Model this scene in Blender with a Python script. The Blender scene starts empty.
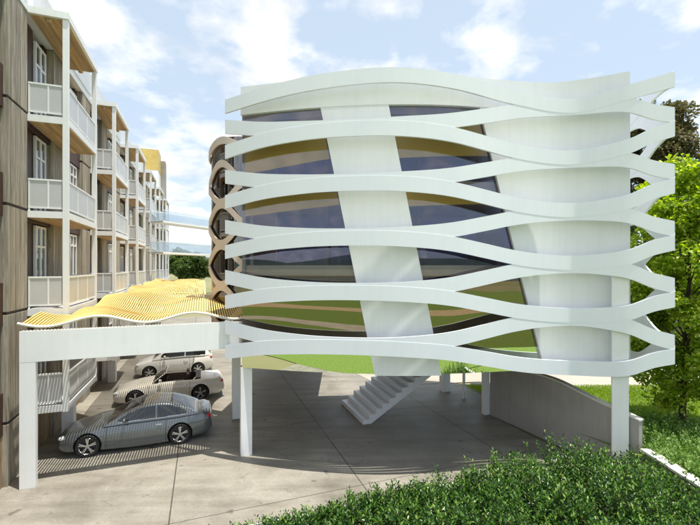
import bpy, bmesh, math, random
import numpy as np
from mathutils import Vector, Matrix
random.seed(7); rng = np.random.default_rng(7)
R = math.radians
scene = bpy.context.scene
COL = scene.collection
F, HZ, CX, H = 400.0, 267.0, 350.0, 5.8        # lens in photo pixels, horizon row, centre column, eye height
U = Vector((-0.3455, 0.9384, 0)); V = Vector((0.9384, 0.3455, 0)); ZZ = Vector((0, 0, 1))
def W(v, u, z=0): return V*v + U*u + Vector((0, 0, z))
def at(px, Y, z=0): return Vector(((px-CX)*Y/F, Y, z))

# ---------------------------------------------------------------- object helpers
def link(o, parent=None):
    COL.objects.link(o)
    if parent is not None: o.parent = parent
    return o
def tag(o, label=None, cat=None, group=None, kind=None):
    if label: o['label'] = label
    if cat: o['category'] = cat
    if group: o['group'] = group
    if kind: o['kind'] = kind
    return o
def thing(name, loc=(0, 0, 0), label=None, cat=None, group=None, rz=0):
    o = bpy.data.objects.new(name, None); link(o)
    o.location = loc; o.rotation_euler = (0, 0, rz); o.empty_display_size = .3
    return tag(o, label, cat, group)
class MB:
    def __init__(s): s.v = []; s.f = []
    def quad(s, a, b, c, d):
        n = len(s.v); s.v += [tuple(a), tuple(b), tuple(c), tuple(d)]; s.f.append((n, n+1, n+2, n+3))
    def prism(s, base, off):
        """closed prism from polygon base moved by off"""
        n = len(s.v); k = len(base); off = Vector(off)
        s.v += [tuple(p) for p in base] + [tuple(Vector(p)+off) for p in base]
        s.f.append(tuple(range(n+k-1, n-1, -1))); s.f.append(tuple(range(n+k, n+2*k)))
        for i in range(k):
            j = (i+1) % k; s.f.append((n+i, n+j, n+k+j, n+k+i))
    def box(s, x0, x1, y0, y1, z0, z1):
        s.prism([(x0, y0, z0), (x1, y0, z0), (x1, y1, z0), (x0, y1, z0)], (0, 0, z1-z0))
    def vbox(s, v0, v1, u0, u1, z0, z1):
        s.prism([W(v0, u0, z0), W(v1, u0, z0), W(v1, u1, z0), W(v0, u1, z0)], (0, 0, z1-z0))
    def bar(s, a, b, w, h=None):
        a = Vector(a); b = Vector(b); h = h or w; d = (b-a).normalized()
        up = Vector((0, 0, 1)) if abs(d.z) < .95 else Vector((1, 0, 0))
        r = d.cross(up).normalized()*w/2; t = r.cross(d).normalized()*h/2
        s.prism([a-r-t, a+r-t, a+r+t, a-r+t], b-a)
    def tube(s, pts, rad, n=8, cap=True):
        pts = [Vector(p) for p in pts]; m = len(pts)
        rad = rad if isinstance(rad, (list, tuple)) else [rad]*m
        b0 = len(s.v)
        for i, p in enumerate(pts):
            d = (pts[min(i+1, m-1)]-pts[max(i-1, 0)]).normalized()
            up = Vector((0, 0, 1)) if abs(d.z) < .9 else Vector((0, 1, 0))
            r = d.cross(up).normalized(); t = r.cross(d)
            for k in range(n):
                a = 2*math.pi*k/n; s.v.append(tuple(p+(r*math.cos(a)+t*math.sin(a))*rad[i]))
        for i in range(m-1):
            for k in range(n):
                a = b0+i*n+k; b = b0+i*n+(k+1) % n; s.f.append((a, b, b+n, a+n))
        if cap:
            s.f.append(tuple(b0+k for k in range(n-1, -1, -1))); s.f.append(tuple(b0+(m-1)*n+k for k in range(n)))
    def grid(s, fn, nu, nv, flip=False):
        b0 = len(s.v)
        for i in range(nu+1):
            for j in range(nv+1): s.v.append(tuple(fn(i/nu, j/nv)))
        for i in range(nu):
            for j in range(nv):
                a = b0+i*(nv+1)+j; q = (a, a+nv+1, a+nv+2, a+1)
                s.f.append(q[::-1] if flip else q)
    def slab(s, fn, nu, nv, off):
        """surface fn(s,t) given thickness off (Vector or function of s)"""
        of = off if callable(off) else (lambda a: off)
        b0 = len(s.v); k = (nu+1)*(nv+1)
        for side in (0, 1):
            for i in range(nu+1):
                for j in range(nv+1): s.v.append(tuple(Vector(fn(i/nu, j/nv))+(of(i/nu) if side else Vector())))
        g = lambda i, j, sd: b0+sd*k+i*(nv+1)+j
        for i in range(nu):
            for j in range(nv):
                s.f.append((g(i, j, 0), g(i+1, j, 0), g(i+1, j+1, 0), g(i, j+1, 0)))
                s.f.append((g(i, j, 1), g(i, j+1, 1), g(i+1, j+1, 1), g(i+1, j, 1)))
            s.f.append((g(i, 0, 0), g(i, 0, 1), g(i+1, 0, 1), g(i+1, 0, 0)))
            s.f.append((g(i, nv, 0), g(i+1, nv, 0), g(i+1, nv, 1), g(i, nv, 1)))
        for j in range(nv):
            s.f.append((g(0, j, 0), g(0, j+1, 0), g(0, j+1, 1), g(0, j, 1)))
            s.f.append((g(nu, j, 0), g(nu, j, 1), g(nu, j+1, 1), g(nu, j+1, 0)))
    def build(s, name, m, parent=None, smooth=False, bevel=0, auto=None):
        me = bpy.data.meshes.new(name); me.from_pydata(s.v, [], s.f); me.update()
        if bevel or auto is not None or smooth:
            bm = bmesh.new(); bm.from_mesh(me)
            if bevel:
                bmesh.ops.bevel(bm, geom=[e for e in bm.edges if len(e.link_faces) == 2 and e.calc_face_angle(0) > .6],
                                offset=bevel, segments=2, affect='EDGES', profile=.7)
            for f in bm.faces: f.smooth = bool(smooth)
            if smooth:
                for e in bm.edges:
                    if len(e.link_faces) == 2 and e.calc_face_angle(0) > (auto or .7): e.smooth = False
            bm.to_mesh(me); bm.free()
        if m: me.materials.append(m)
        return link(bpy.data.objects.new(name, me), parent)

# ---------------------------------------------------------------- materials
def newmat(name):
    m = bpy.data.materials.new(name); m.use_nodes = True
    nt = m.node_tree; nt.nodes.clear(); out = nt.nodes.new('ShaderNodeOutputMaterial')
    return m, nt, out
def N(nt, t, **kw):
    n = nt.nodes.new('ShaderNode'+t)
    for k, v in kw.items():
        if k in n.inputs: n.inputs[k].default_value = v
        else: setattr(n, k, v)
    return n
def c4(c): return (c[0], c[1], c[2], 1)
def ramp(nt, fac, stops):
    r = nt.nodes.new('ShaderNodeValToRGB'); e = r.color_ramp.elements
    e[0].position = stops[0][0]; e[0].color = c4(stops[0][1]); e[1].position = stops[1][0]; e[1].color = c4(stops[1][1])
    for p, c in stops[2:]:
        x = e.new(p); x.color = c4(c)
    nt.links.new(fac, r.inputs[0]); return r.outputs[0]
def noisy(name, c1, c2, scale=3, rough=.6, bump=.0, bscale=60, metal=0, stretch=(1, 1, 1), spec=.5, detail=6, coat=0, rr=None, c3=None):
    m, nt, out = newmat(name); L = nt.links.new
    tc = N(nt, 'TexCoord'); mp = N(nt, 'Mapping'); mp.inputs['Scale'].default_value = stretch
    L(tc.outputs['Object'], mp.inputs[0])
    no = N(nt, 'TexNoise', Scale=scale, Detail=detail, Roughness=.6); L(mp.outputs[0], no.inputs['Vector'])
    st = [(.32, c1), (.68, c2)] + ([(.8, c3)] if c3 else [])
    col = ramp(nt, no.outputs[0], st)
    b = N(nt, 'BsdfPrincipled', Roughness=rough, Metallic=metal); b.inputs['Specular IOR Level'].default_value = spec
    b.inputs['Coat Weight'].default_value = coat; b.inputs['Coat Roughness'].default_value = .04
    L(col, b.inputs['Base Color'])
    if rr:
        mr = N(nt, 'MapRange'); mr.inputs[3].default_value = rr[0]; mr.inputs[4].default_value = rr[1]
        L(no.outputs[0], mr.inputs[0]); L(mr.outputs[0], b.inputs['Roughness'])
    if bump:
        n2 = N(nt, 'TexNoise', Scale=bscale, Detail=5); L(mp.outputs[0], n2.inputs['Vector'])
        bp = N(nt, 'Bump', Strength=bump, Distance=.02); L(n2.outputs[0], bp.inputs['Height']); L(bp.outputs[0], b.inputs['Normal'])
    L(b.outputs[0], out.inputs[0]); return m
def glass(name, tint, refl, tintr=(1, 1, 1), rough=.0):
    m, nt, out = newmat(name); L = nt.links.new
    tr = N(nt, 'BsdfTransparent', Color=c4(tint)); gl = N(nt, 'BsdfGlossy', Color=c4(tintr), Roughness=rough)
    fr = N(nt, 'LayerWeight', Blend=.25); mr = N(nt, 'MapRange'); mr.inputs[3].default_value = refl; mr.inputs[4].default_value = min(1, refl+.5)
    L(fr.outputs['Fresnel'], mr.inputs[0])
    mx = N(nt, 'MixShader'); L(mr.outputs[0], mx.inputs[0]); L(tr.outputs[0], mx.inputs[1]); L(gl.outputs[0], mx.inputs[2])
    L(mx.outputs[0], out.inputs[0]); return m
def leafmat(name, cols, trans=.35, rough=.45):
    m, nt, out = newmat(name); L = nt.links.new
    g = N(nt, 'NewGeometry'); col = ramp(nt, g.outputs['Random Per Island'], cols)
    b = N(nt, 'BsdfPrincipled', Roughness=rough); L(col, b.inputs['Base Color'])
    t = N(nt, 'BsdfTranslucent'); hs = N(nt, 'HueSaturation', Saturation=1.15, Value=1.5); L(col, hs.inputs['Color']); L(hs.outputs[0], t.inputs[0])
    mx = N(nt, 'MixShader', Fac=trans); L(b.outputs[0], mx.inputs[1]); L(t.outputs[0], mx.inputs[2]); L(mx.outputs[0], out.inputs[0])
    return m
def wood(name, c1, c2, axis='z', plank=.14, rough=.6):
    """boards with grain; planks repeat across u/v (vertical boards) """
    m, nt, out = newmat(name); L = nt.links.new
    tc = N(nt, 'TexCoord'); mp = N(nt, 'Mapping')
    mp.inputs['Rotation'].default_value = (0, 0, -math.atan2(V.y, V.x))
    L(tc.outputs['Object'], mp.inputs[0])
    st = N(nt, 'Mapping'); st.inputs['Scale'].default_value = {'z': (9, 9, .55), 'u': (9, .55, 9), 'v': (.55, 9, 9)}[axis]
    L(mp.outputs[0], st.inputs[0])
    no = N(nt, 'TexNoise', Scale=1.3, Detail=9, Roughness=.68, Distortion=.4); L(st.outputs[0], no.inputs['Vector'])
    col = ramp(nt, no.outputs[0], [(.3, c1), (.66, c2)])
    sx = N(nt, 'SeparateXYZ'); L(mp.outputs[0], sx.inputs[0])
    ad = N(nt, 'Math', operation='ADD')
    if axis == 'z': L(sx.outputs[0], ad.inputs[0]); L(sx.outputs[1], ad.inputs[1])
    elif axis == 'u': L(sx.outputs[0], ad.inputs[0]); ad.inputs[1].default_value = 0
    else: L(sx.outputs[1], ad.inputs[0]); ad.inputs[1].default_value = 0
    dv = N(nt, 'Math', operation='DIVIDE'); L(ad.outputs[0], dv.inputs[0]); dv.inputs[1].default_value = plank
    fl = N(nt, 'Math', operation='FLOOR'); L(dv.outputs[0], fl.inputs[0])
    wn = N(nt, 'TexWhiteNoise', noise_dimensions='1D'); L(fl.outputs[0], wn.inputs['W'])
    fr = N(nt, 'Math', operation='FRACT'); L(dv.outputs[0], fr.inputs[0])
    gt = N(nt, 'Math', operation='GREATER_THAN'); L(fr.outputs[0], gt.inputs[0]); gt.inputs[1].default_value = .93
    mr = N(nt, 'MapRange'); mr.inputs[3].default_value = .72; mr.inputs[4].default_value = 1.15; L(wn.outputs[0], mr.inputs[0])
    sb = N(nt, 'Math', operation='MULTIPLY_ADD'); L(gt.outputs[0], sb.inputs[0]); sb.inputs[1].default_value = -.45; L(mr.outputs[0], sb.inputs[2])
    hs = N(nt, 'HueSaturation'); L(col, hs.inputs['Color']); L(sb.outputs[0], hs.inputs['Value'])
    b = N(nt, 'BsdfPrincipled', Roughness=rough); L(hs.outputs[0], b.inputs['Base Color'])
    bp = N(nt, 'Bump', Strength=.35, Distance=.01); L(no.outputs[0], bp.inputs['Height']); L(bp.outputs[0], b.inputs['Normal'])
    L(b.outputs[0], out.inputs[0]); return m
def paving_mat():
    m, nt, out = newmat('concrete_paving'); L = nt.links.new
    tc = N(nt, 'TexCoord')
    def dot(vec):
        d = N(nt, 'VectorMath', operation='DOT_PRODUCT'); L(tc.outputs['Object'], d.inputs[0]); d.inputs[1].default_value = vec; return d.outputs['Value']
    def line(val, off, per, w):
        a = N(nt, 'Math', operation='SUBTRACT'); L(val, a.inputs[0]); a.inputs[1].default_value = off-per/2
        d = N(nt, 'Math', operation='DIVIDE'); L(a.outputs[0], d.inputs[0]); d.inputs[1].default_value = per
        f = N(nt, 'Math', operation='FRACT'); L(d.outputs[0], f.inputs[0])
        s = N(nt, 'Math', operation='SUBTRACT'); L(f.outputs[0], s.inputs[0]); s.inputs[1].default_value = .5
        ab = N(nt, 'Math', operation='ABSOLUTE'); L(s.outputs[0], ab.inputs[0])
        lt = N(nt, 'Math', operation='LESS_THAN'); L(ab.outputs[0], lt.inputs[0]); lt.inputs[1].default_value = w/per
        fl = N(nt, 'Math', operation='FLOOR'); L(d.outputs[0], fl.inputs[0])
        return lt.outputs[0], fl.outputs[0]
    l1, i1 = line(dot(V), -.72, 4.72, .015); l2, i2 = line(dot(U), 9.88, 4.72, .010)
    mx = N(nt, 'Math', operation='MAXIMUM'); L(l1, mx.inputs[0]); L(l2, mx.inputs[1])
    n1 = N(nt, 'TexNoise', Scale=.55, Detail=8, Roughness=.62, Distortion=.5); L(tc.outputs['Object'], n1.inputs['Vector'])
    n2 = N(nt, 'TexNoise', Scale=14, Detail=8, Roughness=.7); L(tc.outputs['Object'], n2.inputs['Vector'])
    mp = N(nt, 'Mapping'); mp.inputs['Scale'].default_value = (.35, 2.2, 1); mp.inputs['Rotation'].default_value = (0, 0, -.2); L(tc.outputs['Object'], mp.inputs[0])
    n3 = N(nt, 'TexNoise', Scale=1.2, Detail=6, Roughness=.6); L(mp.outputs[0], n3.inputs['Vector'])
    a = ramp(nt, n1.outputs[0], [(.3, (.22, .20, .165)), (.7, (.385, .36, .305))])
    b_ = ramp(nt, n2.outputs[0], [(.25, (.74, .74, .74)), (.65, (1, 1, 1))])
    c_ = ramp(nt, n3.outputs[0], [(.3, (.70, .69, .66)), (.62, (1, 1, 1))])
    m1 = N(nt, 'Mix', data_type='RGBA', blend_type='MULTIPLY'); m1.inputs[0].default_value = 1; L(a, m1.inputs[6]); L(b_, m1.inputs[7])
    m2 = N(nt, 'Mix', data_type='RGBA', blend_type='MULTIPLY'); m2.inputs[0].default_value = 1; L(m1.outputs[2], m2.inputs[6]); L(c_, m2.inputs[7])
    vo = N(nt, 'TexVoronoi', Scale=.42, feature='DISTANCE_TO_EDGE'); wp = N(nt, 'TexNoise', Scale=1.6, Detail=8, Roughness=.7); L(tc.outputs['Object'], wp.inputs['Vector'])
    wa = N(nt, 'VectorMath', operation='MULTIPLY_ADD'); L(wp.outputs[1], wa.inputs[0]); wa.inputs[1].default_value = (.7, .7, 0); L(tc.outputs['Object'], wa.inputs[2]); L(wa.outputs[0], vo.inputs['Vector'])
    ck = ramp(nt, vo.outputs[0], [(.0, (.55, .54, .52)), (.0045, (1, 1, 1))])
    ms = N(nt, 'TexNoise', Scale=.8, Detail=3); L(tc.outputs['Object'], ms.inputs['Vector']); mk = ramp(nt, ms.outputs[0], [(.52, (0, 0, 0)), (.56, (1, 1, 1))])
    mc = N(nt, 'Mix', data_type='RGBA', blend_type='MULTIPLY'); L(mk, mc.inputs[0]); L(m2.outputs[2], mc.inputs[6]); L(ck, mc.inputs[7])
    sp = N(nt, 'TexNoise', Scale=2.6, Detail=2, Roughness=.4); L(tc.outputs['Object'], sp.inputs['Vector']); spc = ramp(nt, sp.outputs[0], [(.24, (.55, .54, .53)), (.33, (1, 1, 1))])
    mo = N(nt, 'Mix', data_type='RGBA', blend_type='MULTIPLY'); mo.inputs[0].default_value = 1; L(mc.outputs[2], mo.inputs[6]); L(spc, mo.inputs[7])
    m3 = N(nt, 'Mix', data_type='RGBA'); L(mx.outputs[0], m3.inputs[0]); L(mo.outputs[2], m3.inputs[6]); m3.inputs[7].default_value = (.07, .06, .05, 1)
    b = N(nt, 'BsdfPrincipled', Roughness=.62); L(m3.outputs[2], b.inputs['Base Color'])
    rr = ramp(nt, n1.outputs[0], [(.3, (.45,)*3), (.7, (.75,)*3)]); L(rr, b.inputs['Roughness'])
    bp = N(nt, 'Bump', Strength=.25, Distance=.01); L(n2.outputs[0], bp.inputs['Height'])
    b2 = N(nt, 'Bump', Strength=1, Distance=.02, invert=True); L(mx.outputs[0], b2.inputs['Height']); L(bp.outputs[0], b2.inputs['Normal'])
    L(b2.outputs[0], b.inputs['Normal']); L(b.outputs[0], out.inputs[0]); return m

M = dict(
 white=noisy('white_metal', (.80, .82, .82), (.86, .87, .87), 1.3, .38, rr=(.3, .5)),
 band=noisy('white_band', (.82, .85, .93), (.87, .893, .955), .5, .3, rr=(.24, .36)),
 wallw=noisy('white_wall', (.77, .79, .82), (.83, .845, .865), .7, .35, rr=(.28, .45)),
 tan=noisy('tan_band', (.70, .60, .53), (.77, .67, .60), .8, .4),
 pier=wood('weathered_board_concrete', (.15, .125, .09), (.52, .47, .38), 'z', .31, .8),
 boards=wood('vertical_timber', (.20, .13, .07), (.42, .30, .17), 'z', .15, .7),
 soffit=wood('golden_soffit', (.34, .21, .09), (.60, .41, .19), 'u', .12, .5),
 slat=noisy('golden_slat', (.78, .53, .15), (.89, .66, .24), 2.5, .5, stretch=(1, 1, 1)),
 gold=noisy('gold_panel', (.52, .37, .09), (.62, .46, .15), 2, .4),
 goldin=noisy('gold_ceiling', (.86, .62, .03), (.92, .68, .05), 1.2, .6),
 brown=noisy('dark_brown_panel', (.040, .016, .010), (.065, .028, .018), 3, .5),
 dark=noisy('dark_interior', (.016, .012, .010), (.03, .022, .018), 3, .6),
 mauve=noisy('mauve_plaster', (.22, .20, .30), (.28, .25, .36), 1.5, .7),
 greyp=noisy('grey_plaster', (.30, .28, .25), (.38, .355, .32), 1.2, .75, bump=.1, bscale=30),
 greyw=noisy('grey_rendered_wall', (.33, .315, .30), (.40, .385, .36), .9, .7, bump=.08, bscale=40),
 coping=noisy('pale_coping', (.62, .59, .52), (.74, .71, .63), 3, .7, bump=.1),
 tanwall=noisy('tan_render', (.24, .19, .12), (.33, .27, .18), 1.5, .8, bump=.15, bscale=30),
 soil=noisy('soil', (.03, .022, .014), (.06, .045, .03), 5, .95, bump=.5, bscale=20),
 grass=noisy('grass', (.085, .145, .015), (.16, .24, .03), 5, .9, bump=.6, bscale=50, c3=(.22, .30, .05)),
 road=noisy('pale_road', (.33, .30, .25), (.42, .39, .33), .4, .8, bump=.08, bscale=50),
 earth=noisy('ground', (.15, .16, .06), (.24, .22, .12), .05, .95, bump=.2, bscale=2),
 hill=noisy('hill', (.05, .075, .06), (.08, .11, .08), .02, 1),
 steel=noisy('grey_metal', (.32, .33, .34), (.40, .41, .42), 2, .4, metal=.3),
 bark=noisy('bark', (.045, .03, .02), (.10, .07, .05), 6, .9, bump=.6, bscale=25, stretch=(3, 3, .5)),
 stone=noisy('white_stone', (.66, .64, .58), (.80, .78, .72), 6, .8, bump=.2),
 frost=None,
 tanpath=noisy('sandy_track', (.36, .27, .15), (.46, .36, .22), .8, .9),
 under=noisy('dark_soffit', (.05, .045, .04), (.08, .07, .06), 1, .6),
 floorw=noisy('pale_floor', (.6, .58, .54), (.68, .66, .62), 1, .5),
 tyre=noisy('tyre_rubber', (.012, .012, .012), (.02, .02, .02), 20, .75),
 rim=noisy('alloy', (.62, .62, .62), (.72, .72, .72), 5, .22, metal=.9),
 cargl=noisy('car_glass', (.012, .014, .015), (.02, .022, .024), 2, .06, spec=.8),
 chrome=noisy('chrome', (.75, .75, .75), (.8, .8, .8), 5, .12, metal=1),
 red=noisy('red_lens', (.45, .01, .01), (.6, .02, .02), 10, .15),
 lamp=noisy('lamp_glass', (.55, .58, .6), (.75, .78, .8), 20, .08, coat=1),
 leather=noisy('dark_leather', (.03, .02, .016), (.06, .04, .03), 10, .5),
 paintgrey=noisy('grey_car_paint', (.13, .145, .15), (.15, .165, .17), 3, .3, metal=.45, coat=1),
 paintcream=noisy('cream_car_paint', (.66, .62, .53), (.70, .66, .57), 3, .32, coat=1),
 paintwhite=noisy('white_car_paint', (.72, .71, .66), (.76, .75, .70), 3, .3, coat=1),
 black=noisy('black_plastic', (.015, .015, .015), (.03, .03, .03), 8, .5),
)
M['paving'] = paving_mat()
def streaks(m, amt):
    nt = m.node_tree; L = nt.links.new; b = next(n for n in nt.nodes if n.type == 'BSDF_PRINCIPLED'); src = b.inputs['Base Color'].links[0].from_socket
    tc = N(nt, 'TexCoord'); mp = N(nt, 'Mapping'); mp.inputs['Scale'].default_value = (7, 7, .35); L(tc.outputs['Object'], mp.inputs[0])
    n = N(nt, 'TexNoise', Scale=1.2, Detail=7, Roughness=.65); L(mp.outputs[0], n.inputs['Vector'])
    r = ramp(nt, n.outputs[0], [(.34, (1-amt, 1-amt*1.05, 1-amt*1.25)), (.56, (1, 1, 1))])
    mx = N(nt, 'Mix', data_type='RGBA', blend_type='MULTIPLY'); mx.inputs[0].default_value = 1; L(src, mx.inputs[6]); L(r, mx.inputs[7]); L(mx.outputs[2], b.inputs['Base Color'])
streaks(M['band'], .018); streaks(M['wallw'], .035); streaks(M['white'], .035); streaks(M['greyw'], .08); streaks(M['tanwall'], .2)
def frosted():
    m, nt, out = newmat('frosted_panel'); L = nt.links.new
    tr = N(nt, 'BsdfTransparent', Color=(.85, .88, .9, 1)); b = N(nt, 'BsdfPrincipled', Roughness=.25); b.inputs['Base Color'].default_value = (.66, .67, .67, 1)
    tc = N(nt, 'TexCoord'); sx = N(nt, 'SeparateXYZ'); L(tc.outputs['Object'], sx.inputs[0])
    wv = N(nt, 'TexNoise', Scale=2.0, Detail=3); L(tc.outputs['Object'], wv.inputs['Vector'])
    mr = N(nt, 'MapRange'); mr.inputs[3].default_value = .68; mr.inputs[4].default_value = .84; L(wv.outputs[0], mr.inputs[0])
    mx = N(nt, 'MixShader'); L(mr.outputs[0], mx.inputs[0]); L(tr.outputs[0], mx.inputs[1]); L(b.outputs[0], mx.inputs[2]); L(mx.outputs[0], out.inputs[0]); return m
M['frost'] = frosted()
M['glassA'] = glass('tinted_glass', (.84, .82, .80), .085, (.72, .76, 1.0))
M['glassM'] = glass('reflective_glass', (.36, .32, .28), .25, (.90, .82, .66))
M['glassB'] = glass('mirror_glass', (.3, .3, .25), .80, (.95, 1, .85))
M['glassR'] = glass('mauve_glass', (.10, .10, .20), .08)
M['glassC'] = glass('bronze_glass', (.22, .15, .10), .22, (.9, .88, .85))
M['glassW'] = glass('window_glass', (.30, .30, .30), .22)
M['glassL'] = glass('clear_blue_glass', (.86, .9, .93), .12)

# ---------------------------------------------------------------- world, sun, camera
SUN_DIR = (V*.15 - U*.15 + ZZ).normalized()      # towards the sun
elev = math.asin(SUN_DIR.z); azim = math.atan2(SUN_DIR.x, SUN_DIR.y)
wd = bpy.data.worlds.new('World'); scene.world = wd; wd.use_nodes = True
nt = wd.node_tree; nt.nodes.clear(); L = nt.links.new
wo = nt.nodes.new('ShaderNodeOutputWorld'); bg = N(nt, 'Background', Strength=.12)
sky = N(nt, 'TexSky', sky_type='NISHITA'); sky.sun_disc = False; sky.sun_elevation = elev; sky.sun_rotation = azim
sky.air_density = 1.0; sky.dust_density = 1.2; sky.ozone_density = 1.5
tc = N(nt, 'TexCoord'); sx = N(nt, 'SeparateXYZ'); L(tc.outputs['Generated'], sx.inputs[0])
za = N(nt, 'Math', operation='MAXIMUM'); L(sx.outputs[2], za.inputs[0]); za.inputs[1].default_value = 0
zb = N(nt, 'Math', operation='ADD'); L(za.outputs[0], zb.inputs[0]); zb.inputs[1].default_value = .22
dx = N(nt, 'Math', operation='DIVIDE'); L(sx.outputs[0], dx.inputs[0]); L(zb.outputs[0], dx.inputs[1])
dy = N(nt, 'Math', operation='DIVIDE'); L(sx.outputs[1], dy.inputs[0]); L(zb.outputs[0], dy.inputs[1])
cb = N(nt, 'CombineXYZ'); L(dx.outputs[0], cb.inputs[0]); L(dy.outputs[0], cb.inputs[1]); cb.inputs[2].default_value = 3.3
n1 = N(nt, 'TexNoise', Scale=3.5, Detail=14, Roughness=.55, Distortion=.1); L(cb.outputs[0], n1.inputs['Vector'])
# more cloud towards the left (-x) of the view, clear towards the right
bi = N(nt, 'Math', operation='MULTIPLY_ADD'); L(dx.outputs[0], bi.inputs[0]); bi.inputs[1].default_value = -.06; L(n1.outputs[0], bi.inputs[2])
cov = ramp(nt, bi.outputs[0], [(.47, (0, 0, 0)), (.63, (.88, .88, .88))])
n2 = N(nt, 'TexNoise', Scale=3.6, Detail=9, Roughness=.6); L(cb.outputs[0], n2.inputs['Vector'])
ccol = ramp(nt, n2.outputs[0], [(.34, (.66, .68, .73)), (.62, (1, .985, .95))])
csc = N(nt, 'VectorMath', operation='SCALE'); L(ccol, csc.inputs[0]); csc.inputs['Scale'].default_value = 8.4
# thin veil so that the blue is pale
veil = N(nt, 'Mix', data_type='RGBA'); veil.inputs[0].default_value = .55; L(sky.outputs[0], veil.inputs[6]); veil.inputs[7].default_value = (6.0, 7.0, 7.8, 1)
mx = N(nt, 'Mix', data_type='RGBA'); L(cov, mx.inputs[0]); L(veil.outputs[2], mx.inputs[6]); L(csc.outputs[0], mx.inputs[7])
L(mx.outputs[2], bg.inputs[0]); L(bg.outputs[0], wo.inputs[0])
sl = bpy.data.lights.new('sun', 'SUN'); sl.energy = 5.0; sl.angle = R(.4); sl.color = (1, .95, .86)
so = link(bpy.data.objects.new('sun', sl)); so.rotation_euler = SUN_DIR.to_track_quat('Z', 'Y').to_euler(); so.location = (0, 0, 40)
cam = bpy.data.cameras.new('camera'); cam.sensor_width = 36; cam.lens = 36*F/700; cam.shift_y = (HZ-262.5)/700; cam.clip_end = 6000; cam.clip_start = .1
co = link(bpy.data.objects.new('camera', cam)); co.location = (0, 0, H); co.rotation_euler = (R(90), 0, 0); scene.camera = co
vs = scene.view_settings; vs.view_transform = 'Standard'; vs.look = 'None'; vs.exposure = .40; vs.gamma = 1; vs.use_curve_mapping = False
scene.cycles.max_bounces = 8; scene.cycles.transparent_max_bounces = 12; scene.cycles.glossy_bounces = 4

# ---------------------------------------------------------------- ground
def sheet(name, pts, z, m, label, thick=.0):
    b = MB(); n = len(pts); b.v = [(p[0], p[1], z) for p in pts]; b.f = [tuple(range(n))]
    o = b.build(name, m); return tag(o, label, None, None, 'structure')
sheet('ground', [(-2500, -2500), (2500, -2500), (2500, 2500), (-2500, 2500)], -.03, M['earth'], 'open ground reaching the horizon')
sheet('paving', [W(-7, 2.5), W(5.0, 2.5), W(10.6, 8.5), W(10.6, 12.5), W(11.9, 12.6), W(11.9, 21), W(6, 50), W(-7, 50)], 0, M['paving'], 'pale concrete paving of the forecourt with dark joints')
sheet('road', [(1.5, 19.5), (6.5, 20.2), (12, 18.2), (26, 14.2), (60, 8), (60, 17), (28, 24), (12, 30), (-6, 34)], .012, M['road'], 'pale road curving past behind the lawn')
# lawn at the right, gently raised
b = MB()
def lawn_fn(s, t):
    x = 6.2+s*26; y0 = 4.0; y1 = 19.4-.10*max(0, x-9)*3.0*.9 if x > 9 else 19.4
    y = y0+t*(y1-y0); 
    lx = 7.55 if y < 10.6 else (7.55-(y-10.6)*.37)
    x = max(x, lx+.12+s*.01)
    z = .55+.25*math.exp(-((y-10)/3)**2)-.5*max(0, t-.8)/.2
    return (x, y, z)
b.grid(lawn_fn, 40, 24)
tag(b.build('lawn', M['grass'], smooth=True), 'sunlit green lawn between the ramp wall and the road', None, None, 'structure')
b = MB(); b.tube([(5.9+i*.9, 19.55-.0*i if i < 4 else 19.55-(i-4)*.245, .06) for i in range(26)], .09, 6)
tag(b.build('kerb', M['coping']), 'pale kerb along the road edge of the lawn', None, None, 'structure')
# behind the camera: lawn and paths that the mirror glass shows
sheet('meadow', [(-60, -3.5), (-10, 1.2), (4, 2.2), (14, 2.0), (60, -2), (60, -60), (-60, -60)], .006, M['grass'], 'sunlit meadow opposite the curved building')
pts = [(-60+i*4, -11.5+2.0*math.sin(i*.42)) for i in range(31)]
b = MB(); b.v = [(x, y, .016) for x, y in pts]+[(x, y-3.4-.6*math.sin(i*.5), .016) for i, (x, y) in enumerate(pts)]
b.f = [(i, i+31, i+32, i+1) for i in range(30)]
tag(b.build('path', M['road']), 'pale curving path across the meadow', None, None, 'structure')
pts = [(-60+i*4, -24+4.0*math.sin(i*.30+1)) for i in range(31)]
b = MB(); b.v = [(x, y, .016) for x, y in pts]+[(x, y-5.5-1.2*math.sin(i*.4), .016) for i, (x, y) in enumerate(pts)]
b.f = [(i, i+31, i+32, i+1) for i in range(30)]
tag(b.build('path', M['tanpath']), 'sandy track across the far meadow', None, None, 'structure')
# hills
b = MB(); pk = []
for i in range(61):
    a = R(360*i/60); d = 900
    h = 14+16*abs(math.sin(i*math.pi/12))+10*math.sin(i*math.pi/7.5+1)**2
    pk.append((math.sin(a)*d, math.cos(a)*d, h))
bb = len(b.v)
for x, y, h in pk: b.v += [(x, y, -1), (x*1.05, y*1.05, h), (x*1.3, y*1.3, -1)]
for i in range(60):
    for k in range(2): a = i*3+k; b.f.append((a, a+3, a+4, a+1))
tag(b.build('hills', M['hill'], smooth=True), 'low dark hills on the horizon', None, None, 'structure')

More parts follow.
